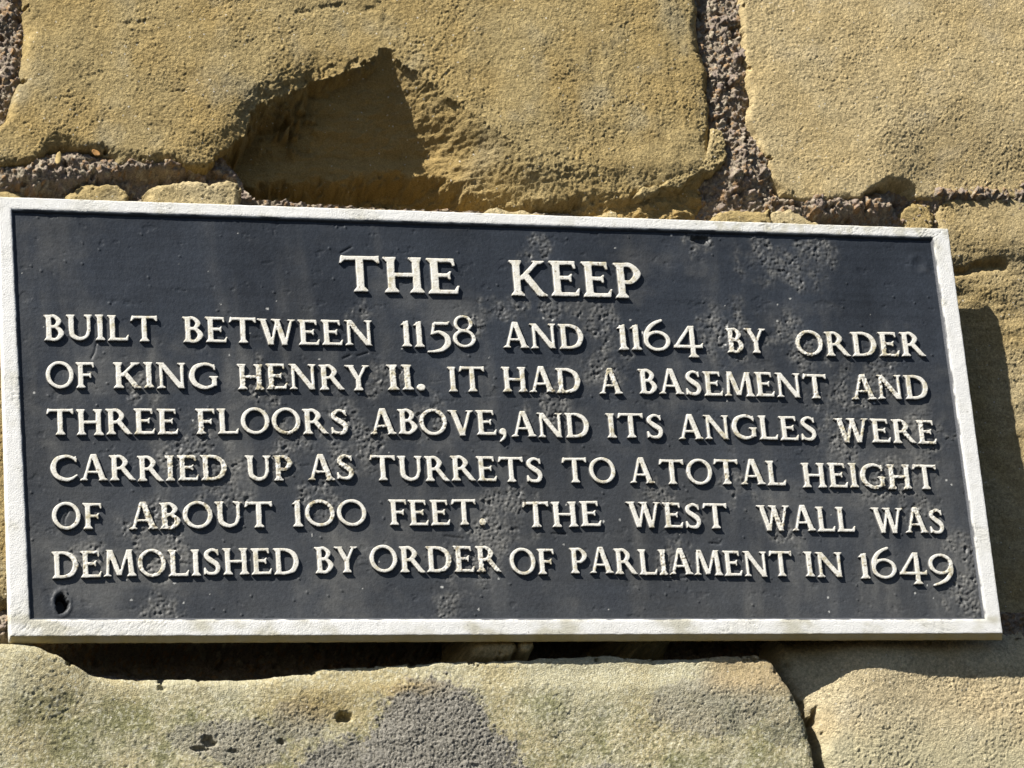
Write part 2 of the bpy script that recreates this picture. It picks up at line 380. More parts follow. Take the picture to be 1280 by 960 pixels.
chip('small packing stone wedged under the plaque, the smaller of two', [(647, 780), (647, 812), (660, 813), (668, 806), (669, 780)], 0.012, 68, np.array([0.46, 0.37, 0.20]), PALE, rim=0.006)
chip('thin tan slip of stone under the lower edge of the plaque', [(768, 780), (775, 800), (800, 807), (822, 806), (842, 797), (842, 780)], 0.020, 69, PALE, TAN)
chip('crumb of lit stone above the middle of the plaque', [(604, 272), (608, 264), (622, 258), (636, 263), (650, 262), (664, 268), (676, 268), (680, 280)], 0.016, 70, PALE, TAN, rim=0.004)
chip('crumb of lit stone above the plaque, right of the middle', [(738, 276), (744, 268), (754, 266), (764, 258), (773, 262), (776, 270), (790, 268), (812, 272), (815, 282)], 0.016, 71, PALE, TAN, rim=0.004)

# --- mortar: one gritty bed behind and between the blocks
def mortar():
    out = [(-460, -220), (1500, -220), (1500, 1150), (-460, 1150)]
    yb = 0.030
    GX, GZ = wall_grid(out, yb, 0.0010, 0.0)
    PX, PY = to_px(GX, yb, GZ)
    y = np.full(PX.shape, 0.034)
    for cx, cy, sx, sy, yt in [(905, 80, 40, 140, 0.022), (930, 215, 45, 40, 0.016), (1050, 262, 70, 16, 0.017), (1000, 262, 60, 16, 0.018), (8, 60, 30, 120, 0.021), (80, 215, 70, 22, 0.016), (180, 214, 70, 10, 0.015), (40, 225, 50, 18, 0.014), (1240, 243, 130, 9, 0.0265),
                               (600, 810, 330, 34, 0.095), (260, 815, 190, 26, 0.095), (1010, 805, 160, 34, 0.080), (0, 790, 30, 20, 0.020), (1130, 255, 14, 18, 0.042), (1020, 910, 16, 50, 0.06), (988, 850, 24, 34, 0.07)]:
        g = np.exp(-(((PX - cx) / sx) ** 2 + ((PY - cy) / sy) ** 2) ** 1.5)
        y = mix(y, yt, g)
    wx = GX + 0.002 * gn(GX * 150, GZ * 150, 601); wz = GZ + 0.002 * gn(GX * 150, GZ * 150, 602)
    h = 0.004 * fbm(GX * 40, GZ * 40, 603, 3); 
    col = np.array([0.268, 0.222, 0.165]) * (1 + 0.25 * fbm(GX * 60, GZ * 60, 604, 3))[..., None]
    for sc, amp, sd_, thr in [(85, 0.0038, 605, 0.78), (170, 0.0028, 606, 0.55), (330, 0.0019, 607, 0.25)]:
        f1, f2, idn = worley(wx * sc, wz * sc, sd_)
        rad = 0.30 + 0.25 * idn
        dome = np.sqrt(np.maximum(1 - (f1 / rad) ** 2, 0)) * (idn > thr)
        h = h + amp * dome
        t = np.array([[0.30, 0.24, 0.18], [0.25, 0.205, 0.17], [0.32, 0.20, 0.10], [0.40, 0.35, 0.26], [0.28, 0.225, 0.19]])
        k = (np.floor(idn * 997) % 5).astype(int)
        col = np.where((dome > 0.15)[..., None], mix(col, t[k], 0.75), col)
    h = h - 0.007 * sstep(0.22, 0.5, fbm(GX * 80, GZ * 80, 608, 3)) + 0.0012 * gn(GX * 240, GZ * 240, 609)
    Yv = y - h
    sdm = np.full(PX.shape, -1e9)
    for o in stones:
        p = np.array(o)
        bb = (PX > p[:, 0].min()) & (PX < p[:, 0].max()) & (PY > p[:, 1].min()) & (PY < p[:, 1].max())
        if bb.any():
            s = np.full(PX.shape, -1e9); s[bb] = poly_sd(PX[bb], PY[bb], o); sdm = np.maximum(sdm, s)
    keep = sdm < 16
    cm = keep[:-1, :-1] | keep[1:, 1:] | keep[:-1, 1:] | keep[1:, :-1]
    co = np.stack([GX, Yv, GZ], -1).reshape(-1, 3)
    co, f, c = compact(co, grid_faces(*GX.shape, mask=cm), col.reshape(-1, 3))
    o = link_mesh('mortar', co, f, M_MORTAR, wall, c)
    o['label'] = 'pinkish grey gritty mortar with small pebbles in the joints'
mortar()

# --- bits of dead leaf caught in the mortar at the upper left
M_LEAF = tinted('dead_leaf', 0.7, 0.3, 400, 0.2, 300, 0.0004)
def leaf(label, px, py, y, ln, wd, ang, colour, seed):
    x0, z0 = on_plane(px, py, y)
    n, m = 13, 5
    U, V = np.meshgrid(np.linspace(-1, 1, n), np.linspace(-1, 1, m))
    hw = wd * np.sqrt(np.maximum(1 - U ** 2, 0.02)) * (1 + 0.2 * gn(U * 3, U * 0 + 1, seed))
    a = U * ln; b = V * hw
    X = a * math.cos(ang) - b * math.sin(ang); Z = a * math.sin(ang) + b * math.cos(ang)
    Y = -0.25 * wd * (1 - V ** 2) - 0.2 * ln * U ** 2 + 0.25 * b
    top = np.stack([X, Y, Z], -1).reshape(-1, 3); bot = top + np.array([0, 0.0004, 0])
    f = grid_faces(m, n); idx = np.arange(n * m).reshape(m, n)
    lp = np.concatenate([idx[0, :-1], idx[:-1, -1], idx[-1, :0:-1], idx[:0:-1, 0]])
    nx_ = np.roll(lp, -1); k = n * m
    side = np.stack([lp, lp + k, nx_ + k, nx_], -1)
    c = np.ones((2 * k, 3)) * np.array(colour)
    o = link_mesh('dead_leaf', np.concatenate([top, bot]), np.concatenate([f, f[:, ::-1] + k, side]), M_LEAF, None, c, loc=(float(x0), y, float(z0) + Z0))
    o['label'] = label; o['category'] = 'leaf'; o['kind'] = 'thing'; o['group'] = 'bits of dead leaf in the mortar'
leaf('tiny yellow-brown leaf bit upright in the upper left mortar joint', 73, 198, 0.006, 0.0062, 0.0028, math.radians(80), (0.36, 0.27, 0.11), 1)
leaf('tiny orange leaf bit in the joint under the big tan block', 120, 191, 0.006, 0.0042, 0.0030, math.radians(-35), (0.34, 0.18, 0.06), 2)

# ================================================================== THE PLAQUE
plaque = thing('wall_plaque', 'white framed black cast plaque with raised white lettering headed THE KEEP', 'plaque', (0, 0, Z0))
RECESS = 0.0032
OUT_Q = [(-2, 246.0), (1185, 286), (1253.5, 791.5), (13, 795)]
INN_Q = [(13.5, 261), (1167, 296.5), (1233, 774.5), (37, 775)]
def q_plane(q):
    x, z = on_plane([p[0] for p in q], [p[1] for p in q], 0.0); return np.stack([x, z], -1)
OQ = q_plane(OUT_Q); IQ = q_plane(INN_Q)

# blotches of corroded, dusty paint (photo px: x, y, radius)
BLOTCH = [(742, 398, 28), (757, 452, 30), (905, 415, 36), (985, 412, 26), (640, 385, 22), (440, 548, 46), (360, 562, 34), (230, 560, 40), (640, 640, 36), (192, 662, 40), (612, 668, 34), (1050, 500, 44), (1094, 472, 30), (1152, 545, 30), (1000, 330, 34), (1022, 318, 24),
          (1214, 742, 34), (950, 322, 30), (590, 705, 34), (205, 690, 34), (668, 312, 20), (478, 478, 26), (600, 395, 20), (690, 500, 34), (1050, 560, 26), (845, 700, 26), (925, 430, 26), (1010, 440, 28), (180, 480, 26), (330, 480, 30), (540, 520, 24), (280, 605, 34), (400, 620, 28),
          (820, 620, 22), (920, 610, 22), (1110, 600, 34), (1150, 640, 26), (980, 660, 24), (200, 755, 30), (560, 770, 30), (110, 690, 24), (1200, 690, 24), (870, 300, 16), (450, 395, 18), (690, 385, 20), (1100, 450, 22)]
def blotch(PX, PY, X, Z):
    jx = 20 * fbm(X * 60, Z * 60, 701, 3); jy = 20 * fbm(X * 60, Z * 60, 702, 3)
    b = np.zeros(PX.shape)
    for x, y, r in BLOTCH:
        b = np.maximum(b, np.exp(-(((PX + jx - x) / r) ** 2 + ((PY + jy - y) / r) ** 2)))
    return np.clip(b * (0.5 + 1.0 * sstep(-0.25, 0.3, fbm(X * 50, Z * 34, 703, 4, 0.6))), 0, 1)

def panel():
    m = 0.004
    lo = IQ.min(0) - 0.01; hi = IQ.max(0) + 0.01
    nx, nz = 1000, 430
    # bilinear grid over the inner opening grown by 4 mm under the frame
    c = IQ.mean(0)
    G = IQ + np.sign(IQ - c) * m
    s = np.linspace(0, 1, nx)[None, :, None]; t = np.linspace(0, 1, nz)[:, None, None]
    P2 = (G[3] * (1 - s) + G[2] * s) * (1 - t) + (G[0] * (1 - s) + G[1] * s) * t
    X = P2[..., 0]; Z = P2[..., 1]
    PX, PY = to_px(X, RECESS, Z)
    b = blotch(PX, PY, X, Z)
    b2 = sstep(0.12, 0.9, b)
    h = 0.00025 * fbm(X * 30, Z * 30, 711, 3) + 0.00008 * fbm(X * 160, Z * 160, 712, 2)
    f1, f2, idn = worley(X * 260, Z * 260, 713)
    lump = (0.55 - f1) * (idn > 0.35)
    h = h + b2 * (0.0012 * lump + 0.0010 * fbm(X * 330, Z * 330, 714, 2)) - 0.0012 * b2 * sstep(0.15, 0.45, fbm(X * 120, Z * 120, 724, 3))
    # flaking: shallow scalloped edges of lost paint here and there
    fl = fbm(X * 45, Z * 70, 715, 4, 0.6)
    h = h - 0.00035 * sstep(0.33, 0.37, fl)
    # scattered bits and pimples
    f1, f2, idn = worley(X * 95, Z * 95, 716)
    h = h + 0.0008 * sstep(0.13, 0.03, f1 + 0.08 * gn(X * 500, Z * 500, 727)) * (idn > 0.92)
    # scratches
    for (x0, y0, x1, y1) in [(123, 428, 115, 448), (448, 445, 462, 441), (689, 667, 708, 668), (827, 725, 858, 722), (556, 670, 580, 673), (888, 679, 900, 680), (428, 316, 440, 309), (84, 634, 82, 655), (430, 448, 440, 444), (1210, 372, 1216, 380)]:
        h = h - 0.0009 * np.exp(-(line_d(PX + 3 * gn(X * 90, Z * 90, 717), PY, [(x0, y0), (x1, y1)]) / 1.3) ** 2)
    # fixing hole at the lower left, small cavity under the top rail, sunken screw at the upper right
    jq = 2.0 * fbm(X * 120, Z * 120, 718, 2)
    jq = 5.0 * fbm(X * 110, Z * 110, 718, 4, 0.6)
    hole = sstep(1.2, 0.8, np.hypot((PX + jq - 77) / 7.0, (PY - 0.7 * jq - 754) / 10.5))
    h = h + 0.0009 * np.exp(-((np.hypot((PX + jq - 77) / 8, (PY - jq - 754) / 12) - 1.35) / 0.3) ** 2)
    h = h - 0.012 * hole
    h = h - 0.004 * sstep(1.3, 0.6, np.hypot((PX + jq - 876) / 11, (PY + jq - 300) / 4))
    rs = np.hypot(PX - 1148, PY - 330)
    h = h + 0.0005 * np.exp(-((rs - 11) / 4) ** 2) - 0.0005 * np.exp(-(rs / 5) ** 2)
    Yv = RECESS - h
    base = np.array([0.0240, 0.0290, 0.0372])
    col = np.ones(X.shape + (3,)) * base
    col = col * (1 + 0.5 * fbm(X * 12, Z * 6, 719, 4) + 0.22 * fbm(X * 8, Z * 140, 720, 3) + 0.22 * fbm(X * 70, Z * 45, 728, 4, 0.65))[..., None]
    dust = 0.5 * b2 * (0.55 + 0.9 * sstep(-0.2, 0.5, fbm(X * 160, Z * 160, 721, 3)))
    streak = sstep(0.05, 0.55, fbm(X * 26, Z * 4.5, 722, 4)) * (0.40 + 0.45 * sstep(280, 560, PY))
    dust = np.clip(dust + 0.36 * streak * (0.6 + 0.8 * sstep(-.2, .4, fbm(X * 60, Z * 30, 729, 4, .65))) + 0.18 * sstep(330, 700, PY) * (1 + fbm(X * 14, Z * 14, 725, 3)), 0, 1)
    smudge = sstep(0.02, 0.5, fbm(X * 9, Z * 11, 751, 5, 0.62)) * (0.5 + 0.5 * sstep(300, 420, PY + 0.12 * (PX - 640)))
    dust = np.clip(dust + 0.40 * smudge, 0, 1)
    col = mix(col, np.array([0.190, 0.186, 0.170]), (dust * 0.70)[..., None])
    f1, f2, idn = worley(X * 70, Z * 70, 723)
    fleck = sstep(0.03, 0.0, f1 - 0.06 * hsh(np.floor(idn * 4096), np.floor(idn * 77), 5) + 0.05 * gn(X * 600, Z * 600, 726)) * (idn > 0.945)
    col = mix(col, np.array([0.55, 0.55, 0.52]), (fleck * 0.8)[..., None])
    col = mix(col, np.array([0.01, 0.01, 0.01]), hole[..., None])
    co = np.stack([X, Yv, Z], -1).reshape(-1, 3); f = grid_faces(nz, nx)
    # closed slab: skirt and back
    idx = np.arange(nx * nz).reshape(nz, nx)
    loop = np.concatenate([idx[0, :-1], idx[:-1, -1], idx[-1, :0:-1], idx[:0:-1, 0]])
    back = co[loop].copy(); back[:, 1] = 0.0172
    back[:, 0] -= 0.014 * np.sign(back[:, 0] - c[0]); back[:, 2] -= 0.014 * np.sign(back[:, 2] - c[1])
    nb = len(co); L = len(loop); k = np.arange(L)
    sk = np.stack([loop, nb + k, nb + (k + 1) % L, loop[(k + 1) % L]], -1)
    cen = np.array([[c[0], 0.0172, c[1]]])
    co = np.concatenate([co, back, cen])
    ci = len(co) - 1
    bf = np.stack([nb + k[0:L:2], np.full(len(k[0:L:2]), ci), nb + (k[0:L:2] + 2) % L, nb + (k[0:L:2] + 1) % L], -1)
    f = np.concatenate([f, sk, bf]); cc = np.concatenate([col.reshape(-1, 3), np.ones((L + 1, 3)) * base])
    o = link_mesh('panel', co, f, M_BLACK, plaque, cc)
    o['label'] = 'recessed black painted panel, dusty and pitted with corrosion'
panel()

def frame():
    # cross-section from the inner foot, over the face, to the back edge: (share of the width, offset in m, depth y, material)
    prof = [(0, -0.0036, RECESS + 0.002), (0, -0.0026, RECESS - 0.0002), (0, -0.0012, 0.0015), (0, -0.0003, 0.0004), (0, 0.0008, 0.0001)]
    for s_ in (0.15, 0.25, 0.35, 0.45, 0.55, 0.65, 0.75, 0.85): prof.append((s_, 0, 0.0))
    prof += [(0.93, 0, 0.0000), (1, -0.0003, 0.0001), (1, 0.0001, 0.0004), (1, 0.10, 0.0010), (1, 0.33, 0.0023), (1, 0.66, 0.0042), (1, 1.0, 0.0060), (1, 0.9, 0.0074), (1, -0.004, 0.0078), (0.3, 0, 0.0078), (0, -0.0036, 0.0076)]
    K = len(prof)
    rows = []; info = []
    for e in range(4):                       # top, right, bottom, left
        i0, i1 = e, (e + 1) % 4
        O0, O1, I0, I1 = OQ[i0], OQ[i1], IQ[i0], IQ[i1]
        n = int(np.linalg.norm(O1 - O0) / 0.0013)
        for t in np.arange(n) / n:
            O = O0 * (1 - t) + O1 * t; I = I0 * (1 - t) + I1 * t
            d = (O - I); ln = np.linalg.norm(d)
            # outward direction: mitred near the corners because d follows the corner diagonal there
            tang = (O1 - O0) / np.linalg.norm(O1 - O0); nrm = np.array([-tang[1], tang[0]])
            if nrm @ (O - IQ.mean(0)) < 0: nrm = -nrm
            u = np.array(nrm)
            edge = min(t, 1 - t) * np.linalg.norm(O1 - O0)
            rows.append((I, O, u, e, edge))
    # side-step the corner: use the diagonal so that neighbouring sides meet
    R = len(rows)
    co = np.zeros((R, K, 3)); 
    for r, (I, O, u, e, edge) in enumerate(rows):
        up, ep = (rows[r - 1][2], rows[r - 1][3]) if edge < 0.0001 else (u * 0, e)
        for k, (s_, off, y) in enumerate(prof):
            out = lambda q: off * (0.0048 if q == 2 else 0.0012) if off > 0.04 else off
            p = I * (1 - s_) + O * s_ + u * out(e) + up * out(ep)
            co[r, k] = (p[0], y, p[1])
    X = co[..., 0]; Y = co[..., 1]; Z = co[..., 2]
    PX, PY = to_px(X, 0.0, Z)
    lump = fbm(X * 55, Z * 55, 731, 3); fine = fbm(X * 260, Z * 260, 732, 2)
    pit = sstep(0.10, 0.45, fbm(X * 22, Z * 22, 733, 3)) + 0.8 * sstep(330, 60, PX) * sstep(730, 770, PY) + sstep(780, 840, PX) * sstep(300, 292, PY - (PX - 640) * .035 + 20) * 0.5
    pit = np.clip(pit, 0, 1.2)
    f1, f2, idn = worley(X * 420, Z * 420, 734)
    face = (np.arange(K) >= 3) & (np.arange(K) <= 14)
    fw = np.where(face, 1.0, np.where(np.arange(K) <= 16, 1.0, np.where(np.arange(K) == 17, 0.6, 0.0)) * (np.arange(K) > 2))
    Y2 = Y - fw[None, :] * (0.00022 * lump + 0.00014 * fine + (0.05 + 0.8 * pit) * (0.00040 * gn(X * 480, Z * 480, 740) - 0.0012 * sstep(0.25, 0.05, f1) * (idn > 0.7)))
    # uneven edges
    wob = 0.00035 * fbm(X * 70, Z * 70, 735, 3) + 0.00025 * pit * fbm(X * 400, Z * 400, 736, 2)
    cen = IQ.mean(0)
    co2 = np.stack([X + wob * np.sign(X - cen[0]), Y2, Z + wob * np.sign(Z - cen[1])], -1)
    col = np.ones((R, K, 3)) * np.array([0.70, 0.70, 0.68])
    low_rail = sstep(765, 775, PY)
    dirt = np.clip(0.25 * pit + 0.30 * sstep(0.1, 0.5, fbm(X * 35, Z * 35, 737, 4, 0.6)) + low_rail * 0.75 * sstep(-0.05, 0.4, fbm(X * 18, Z * 30, 741, 4, 0.6)) + 0.5 * sstep(840, 900, PX) * sstep(320, 300, PY) * sstep(-.1, .3, fbm(X * 60, Z * 60, 742, 3)), 0, 0.75)
    col = mix(col, np.array([0.43, 0.41, 0.31]), dirt[..., None])
    spots = sstep(0.12, 0.05, f1) * (idn > 0.93)
    col = mix(col, np.array([0.12, 0.11, 0.09]), (spots * 0.7)[..., None])
    edgek = np.isin(np.arange(K), [14, 15])[None, :]
    col = mix(col, np.array([0.70, 0.62, 0.42]), (edgek * sstep(-0.1, 0.4, fbm(X * 50, Z * 50, 738, 2)) * 0.45)[..., None])
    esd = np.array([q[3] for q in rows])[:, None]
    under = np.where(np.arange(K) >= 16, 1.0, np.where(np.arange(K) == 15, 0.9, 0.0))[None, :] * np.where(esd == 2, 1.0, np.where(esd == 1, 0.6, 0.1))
    col = mix(col, np.array([0.62, 0.48, 0.19]), (under * (0.75 + 0.25 * lump))[..., None])  # light bounced off the stone below, painted as tan on the outer bevel
    # the black paint runs ragged up the inner slope
    kk = np.arange(K)[None, :]
    bk = np.where(kk <= 1, 1.0, np.where(kk == 2, 0.95, np.where(kk == 3, sstep(-0.1, 0.35, fbm(X * 60, Z * 60, 739, 3)) * 0.9, 0.0)))
    col = mix(col, np.array([0.050, 0.055, 0.065]), bk[..., None])
    idx = np.arange(R * K).reshape(R, K); nxt = np.roll(idx, -1, 0)
    kn = np.roll(np.arange(K), -1)
    f = np.stack([idx, idx[:, kn], nxt[:, kn], nxt], -1).reshape(-1, 4)
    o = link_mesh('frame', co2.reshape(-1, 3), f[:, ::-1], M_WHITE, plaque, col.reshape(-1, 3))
    o['label'] = 'raised white painted rim of the plaque, pitted at the corners'
frame()

# ------------------------------------------------------------------ raised lettering
def cpoly(*pts):
    p = np.array(pts, float); c = p.mean(0); a = np.arctan2(p[:, 1] - c[1], p[:, 0] - c[0]); p = p[np.argsort(a)]
    def f(x, y):
        d = np.full(x.shape, -9.0)
        for i in range(len(p)):
            e = p[(i + 1) % len(p)] - p[i]; L = np.hypot(*e)
            if L < 1e-6: continue
            d = np.maximum(d, ((x - p[i][0]) * e[1] - (y - p[i][1]) * e[0]) / L)
        return d
    return f
def seg(x0, y0, x1, y1, w0, w1=None):
    w1 = w0 if w1 is None else w1
    L = math.hypot(x1 - x0, y1 - y0); nx, ny = -(y1 - y0) / L / 2, (x1 - x0) / L / 2
    return cpoly((x0 + nx * w0, y0 + ny * w0), (x0 - nx * w0, y0 - ny * w0), (x1 - nx * w1, y1 - ny * w1), (x1 + nx * w1, y1 + ny * w1))
def hseg(x0, y0, x1, y1, w):                 # slanted stroke cut level at both ends (w measured across the level)
    return cpoly((x0 - w / 2, y0), (x0 + w / 2, y0), (x1 + w / 2, y1), (x1 - w / 2, y1))
def chain(pts, rad):
    P = np.array(pts, float); r = np.array(rad, float); n = len(P)
    E = np.vstack([2 * P[0] - P[1], P, 2 * P[-1] - P[-2]])
    S = []; RR = []
    for i in range(n - 1):
        for t in np.arange(6) / 6:
            p0, p1, p2, p3 = E[i:i + 4]
            S.append(0.5 * (2 * p1 + (p2 - p0) * t + (2 * p0 - 5 * p1 + 4 * p2 - p3) * t * t + (3 * p1 - p0 - 3 * p2 + p3) * t ** 3)); RR.append(r[i] * (1 - t) + r[i + 1] * t)
    S.append(P[-1]); RR.append(r[-1])
    def f(x, y):
        d = np.full(x.shape, 9.0)
        for (a, b, ra, rb) in zip(S[:-1], S[1:], RR[:-1], RR[1:]):
            e = b - a
            t = np.clip(((x - a[0]) * e[0] + (y - a[1]) * e[1]) / (e @ e + 1e-12), 0, 1)
            d = np.minimum(d, np.hypot(x - a[0] - t * e[0], y - a[1] - t * e[1]) - (ra + (rb - ra) * t))
        return d
    return f
def ring(cx, cy, rx, ry, tx, ty):
    def f(x, y):
        def el(a, b):
            q = np.hypot((x - cx) / a, (y - cy) / b); return (q - 1) * (a * b) / np.maximum(np.hypot(b * (x - cx) / a, a * (y - cy) / b) / np.maximum(q, 1e-6), 1e-6)
        return np.maximum(el(rx, ry), -el(rx - tx, ry - ty))
    return f
def foot(x, w, l=.08, r=.08, y=0.0, hgt=.14):
    return cpoly((x - w / 2 - l, y), (x + w / 2 + r, y), (x + w / 2 + r, y + .045), (x + w / 2, y + hgt), (x - w / 2, y + hgt), (x - w / 2 - l, y + .045))
def head(x, w, l=.09, r=.05, y=1.0, hgt=.15):
    return cpoly((x - w / 2 - l, y), (x + w / 2 + r, y), (x + w / 2 + r, y - .035), (x + w / 2, y - hgt), (x - w / 2, y - hgt), (x - w / 2 - l, y - .04))
def stem(x, w=.19, t=True, b=True, y0=0.0, y1=1.0):
    o = [seg(x, y0, x, y1, w)]
    if b: o.append(foot(x, w))
    if t: o.append(head(x, w))
    return o
TH = .115
def arm(x0, x1, y, up=None, dn=None, t=TH):
    o = [seg(x0, y, x1, y, t)]
    if dn: o.append(cpoly((x1 - .11, y), (x1 - .05, y + t / 2), (x1 + .015, y + t / 2), (x1 + .03, y - t / 2 - dn), (x1 - .02, y - t / 2 - dn)))
    if up: o.append(cpoly((x1 - .12, y), (x1 - .05, y - t / 2), (x1 + .0, y - t / 2), (x1 + .05, y + t / 2 + up), (x1 - .0, y + t / 2 + up)))
    return o
Y1 = 1 - TH / 2; Y0 = TH / 2
GLYPH = {
 'I': (.37, stem(.185)),
 'H': (1.0, stem(.185) + stem(.815) + [seg(.2, .5, .8, .5, TH)]),
 'T': (1.0, stem(.5, t=False) + [seg(.06, Y1, .94, Y1, TH), cpoly((0, .80), (.05, .79), (.15, .90), (.12, 1.0), (.05, 1.02)), cpoly((1.0, .80), (.95, .79), (.84, .90), (.88, 1.0), (.99, 1.02))]),
 'E': (.78, stem(.185) + arm(.18, .68, Y1, dn=.10) + arm(.2, .56, .52, dn=.06, up=.06) + arm(.18, .74, Y0, up=.12)),
 'F': (.70, stem(.185) + arm(.18, .68, Y1, dn=.10) + arm(.2, .56, .50, dn=.06, up=.06)),
 'L': (.78, stem(.185) + arm(.18, .74, Y0, up=.12)),
 'B': (.74, stem(.185) + [chain([(.19, .945), (.40, .94), (.56, .75), (.40, .545), (.19, .54)], [.055, .065, .095, .06, .055]), chain([(.19, .54), (.45, .52), (.635, .29), (.45, .06), (.19, .055)], [.055, .065, .105, .065, .055])]),
 'P': (.74, stem(.185) + [chain([(.19, .945), (.46, .93), (.635, .70), (.46, .47), (.22, .45)], [.055, .065, .10, .065, .05])]),
 'R': (.94, stem(.185) + [chain([(.19, .945), (.42, .935), (.59, .72), (.42, .50), (.19, .48)], [.055, .065, .10, .065, .055]), hseg(.44, .54, .82, .04, .22), cpoly((.70, .07), (.78, 0), (.96, 0), (.95, .05), (.88, .09))]),
 'D': (.98, stem(.185) + [chain([(.19, .945), (.5, .93), (.76, .79), (.875, .5), (.76, .2), (.5, .07), (.19, .055)], [.055, .065, .09, .105, .09, .065, .055])]),
 'O': (1.06, [ring(.53, .5, .53, .53, .165, .125)]),
 '0': (1.06, [ring(.53, .5, .53, .52, .15, .125)]),
 'C': (1.0, [chain([(.92, .84), (.74, .935), (.52, .955), (.23, .83), (.1, .5), (.22, .19), (.52, .05), (.76, .085), (.95, .21)], [.055, .06, .065, .09, .105, .09, .07, .06, .045]), cpoly((.86, .93), (.94, .98), (.97, .72), (.92, .73), (.84, .85))]),
 'G': (1.04, [chain([(.90, .84), (.74, .935), (.52, .955), (.23, .83), (.1, .5), (.22, .19), (.52, .05), (.74, .08), (.88, .16)], [.055, .06, .065, .09, .105, .09, .07, .06, .06]), cpoly((.85, .93), (.92, .98), (.95, .72), (.90, .73), (.82, .85)), seg(.90, .1, .90, .46, .17), cpoly((.72, .49), (1.04, .49), (1.04, .45), (.98, .36), (.82, .36), (.72, .45))]),
 'A': (.98, [hseg(.44, 1.02, .13, 0, .115), hseg(.49, 1.04, .83, 0, .215), seg(.24, .33, .74, .33, .095), foot(.13, .11, .09, .08, hgt=.10), foot(.83, .2, .07, .07, hgt=.10)]),
 'K': (.98, stem(.185) + [hseg(.26, .44, .78, 1.0, .155), hseg(.40, .60, .82, .02, .225), head(.78, .13, .10, .10, hgt=.10), cpoly((.66, .08), (.74, 0), (.98, 0), (.97, .045), (.88, .10))]),
 'M': (1.2, [hseg(.2, 1.0, .13, 0, .115), hseg(.24, 1.0, .58, .04, .20), hseg(.93, 1.0, .60, .04, .11), hseg(.97, 1.0, 1.05, 0, .195), foot(.13, .11, .09, .09, hgt=.10), foot(1.05, .19, .08, .08), cpoly((.08, 1), (.30, 1), (.28, .92), (.18, .92)), cpoly((.9, 1), (1.12, 1), (1.05, .9), (.92, .9))]),
 'N': (1.06, [seg(.16, 0, .16, .98, .115), seg(.90, 0.02, .90, 1, .115), hseg(.15, 1.0, .885, .0, .23), foot(.16, .115, .09, .09, hgt=.11), head(.90, .115, .10, .08, hgt=.12), cpoly((0, 1), (.26, 1), (.24, .88), (.13, .88), (.0, .965))]),
 'U': (.98, [seg(.185, .34, .185, 1, .19), head(.185, .19), seg(.83, .34, .83, 1, .125), head(.83, .125, .10, .08), chain([(.185, .42), (.23, .19), (.48, .065), (.73, .16), (.83, .42)], [.095, .09, .072, .062, .062])]),
 'V': (.96, [hseg(.16, 1.0, .50, -.02, .215), hseg(.82, 1.0, .50, -.02, .115), head(.15, .2, .08, .08, hgt=.10), head(.82, .11, .09, .09, hgt=.10)]),
 'W': (1.36, [hseg(.15, 1.0, .43, -.02, .205), hseg(.70, .98, .44, -.02, .11), hseg(.66, 1.0, .94, -.02, .205), hseg(1.22, 1.0, .95, -.02, .11), head(.14, .2, .09, .08, hgt=.10), head(.66, .2, .09, .06, hgt=.10), head(1.22, .11, .09, .09, hgt=.10)]),
 'Y': (.92, [hseg(.16, 1.0, .46, .44, .21), hseg(.77, 1.0, .48, .44, .125), seg(.465, 0, .465, .5, .19), foot(.465, .19), head(.15, .2, .08, .07, hgt=.10), head(.78, .11, .09, .09, hgt=.10)]),
 'S': (.68, [chain([(.57, .84), (.46, .93), (.32, .945), (.16, .84), (.15, .69), (.33, .54), (.51, .41), (.57, .25), (.48, .09), (.31, .055), (.17, .085), (.08, .19)], [.045, .055, .06, .08, .085, .1, .1, .085, .075, .06, .055, .045]), cpoly((.52, .95), (.60, .97), (.62, .74), (.57, .74), (.5, .86)), cpoly((.03, .29), (.09, .29), (.17, .12), (.08, .02), (.03, .03))]),
 '1': (.37, stem(.19, t=False) + [cpoly((.0, .86), (.03, .91), (.2, 1.03), (.285, 1.03), (.285, .84), (.12, .84))]),
 '4': (1.04, [hseg(.64, 1.04, .07, .16, .14), seg(.02, .2, 1.02, .2, .125), seg(.68, -.2, .68, 1.04, .17), foot(.68, .17, .09, .09, y=-.24), cpoly((1.0, .13), (1.04, .13), (1.04, .36), (1.0, .33), (.93, .25))]),
 '5': (.86, [seg(.30, .94, .80, .94, .125), cpoly((.78, .88), (.74, 1.0), (.86, 1.05), (.84, .95)), hseg(.30, .96, .20, .50, .10), chain([(.2, .53), (.46, .6), (.72, .42), (.74, .14), (.54, -.08), (.26, -.17), (.03, -.18)], [.04, .065, .1, .105, .085, .055, .035])]),
 '6': (.92, [ring(.46, .39, .46, .41, .15, .12), chain([(.075, .42), (.10, .68), (.24, .95), (.44, 1.12), (.64, 1.21)], [.07, .085, .08, .07, .06])]),
 '8': (.82, [ring(.40, .93, .34, .33, .12, .10), ring(.41, .33, .41, .36, .14, .11)]),
 '9': (.92, [ring(.46, .58, .46, .42, .15, .12), chain([(.845, .56), (.82, .26), (.64, -.02), (.38, -.18), (.14, -.26)], [.07, .085, .08, .065, .045])]),
 '.': (.28, [ring(.14, .12, .135, .135, .134, .134)]),
 ',': (.28, [ring(.15, .12, .135, .135, .134, .134), chain([(.22, .1), (.2, -.1), (.04, -.26)], [.07, .06, .035])]),
}
PITCH = 0.00062
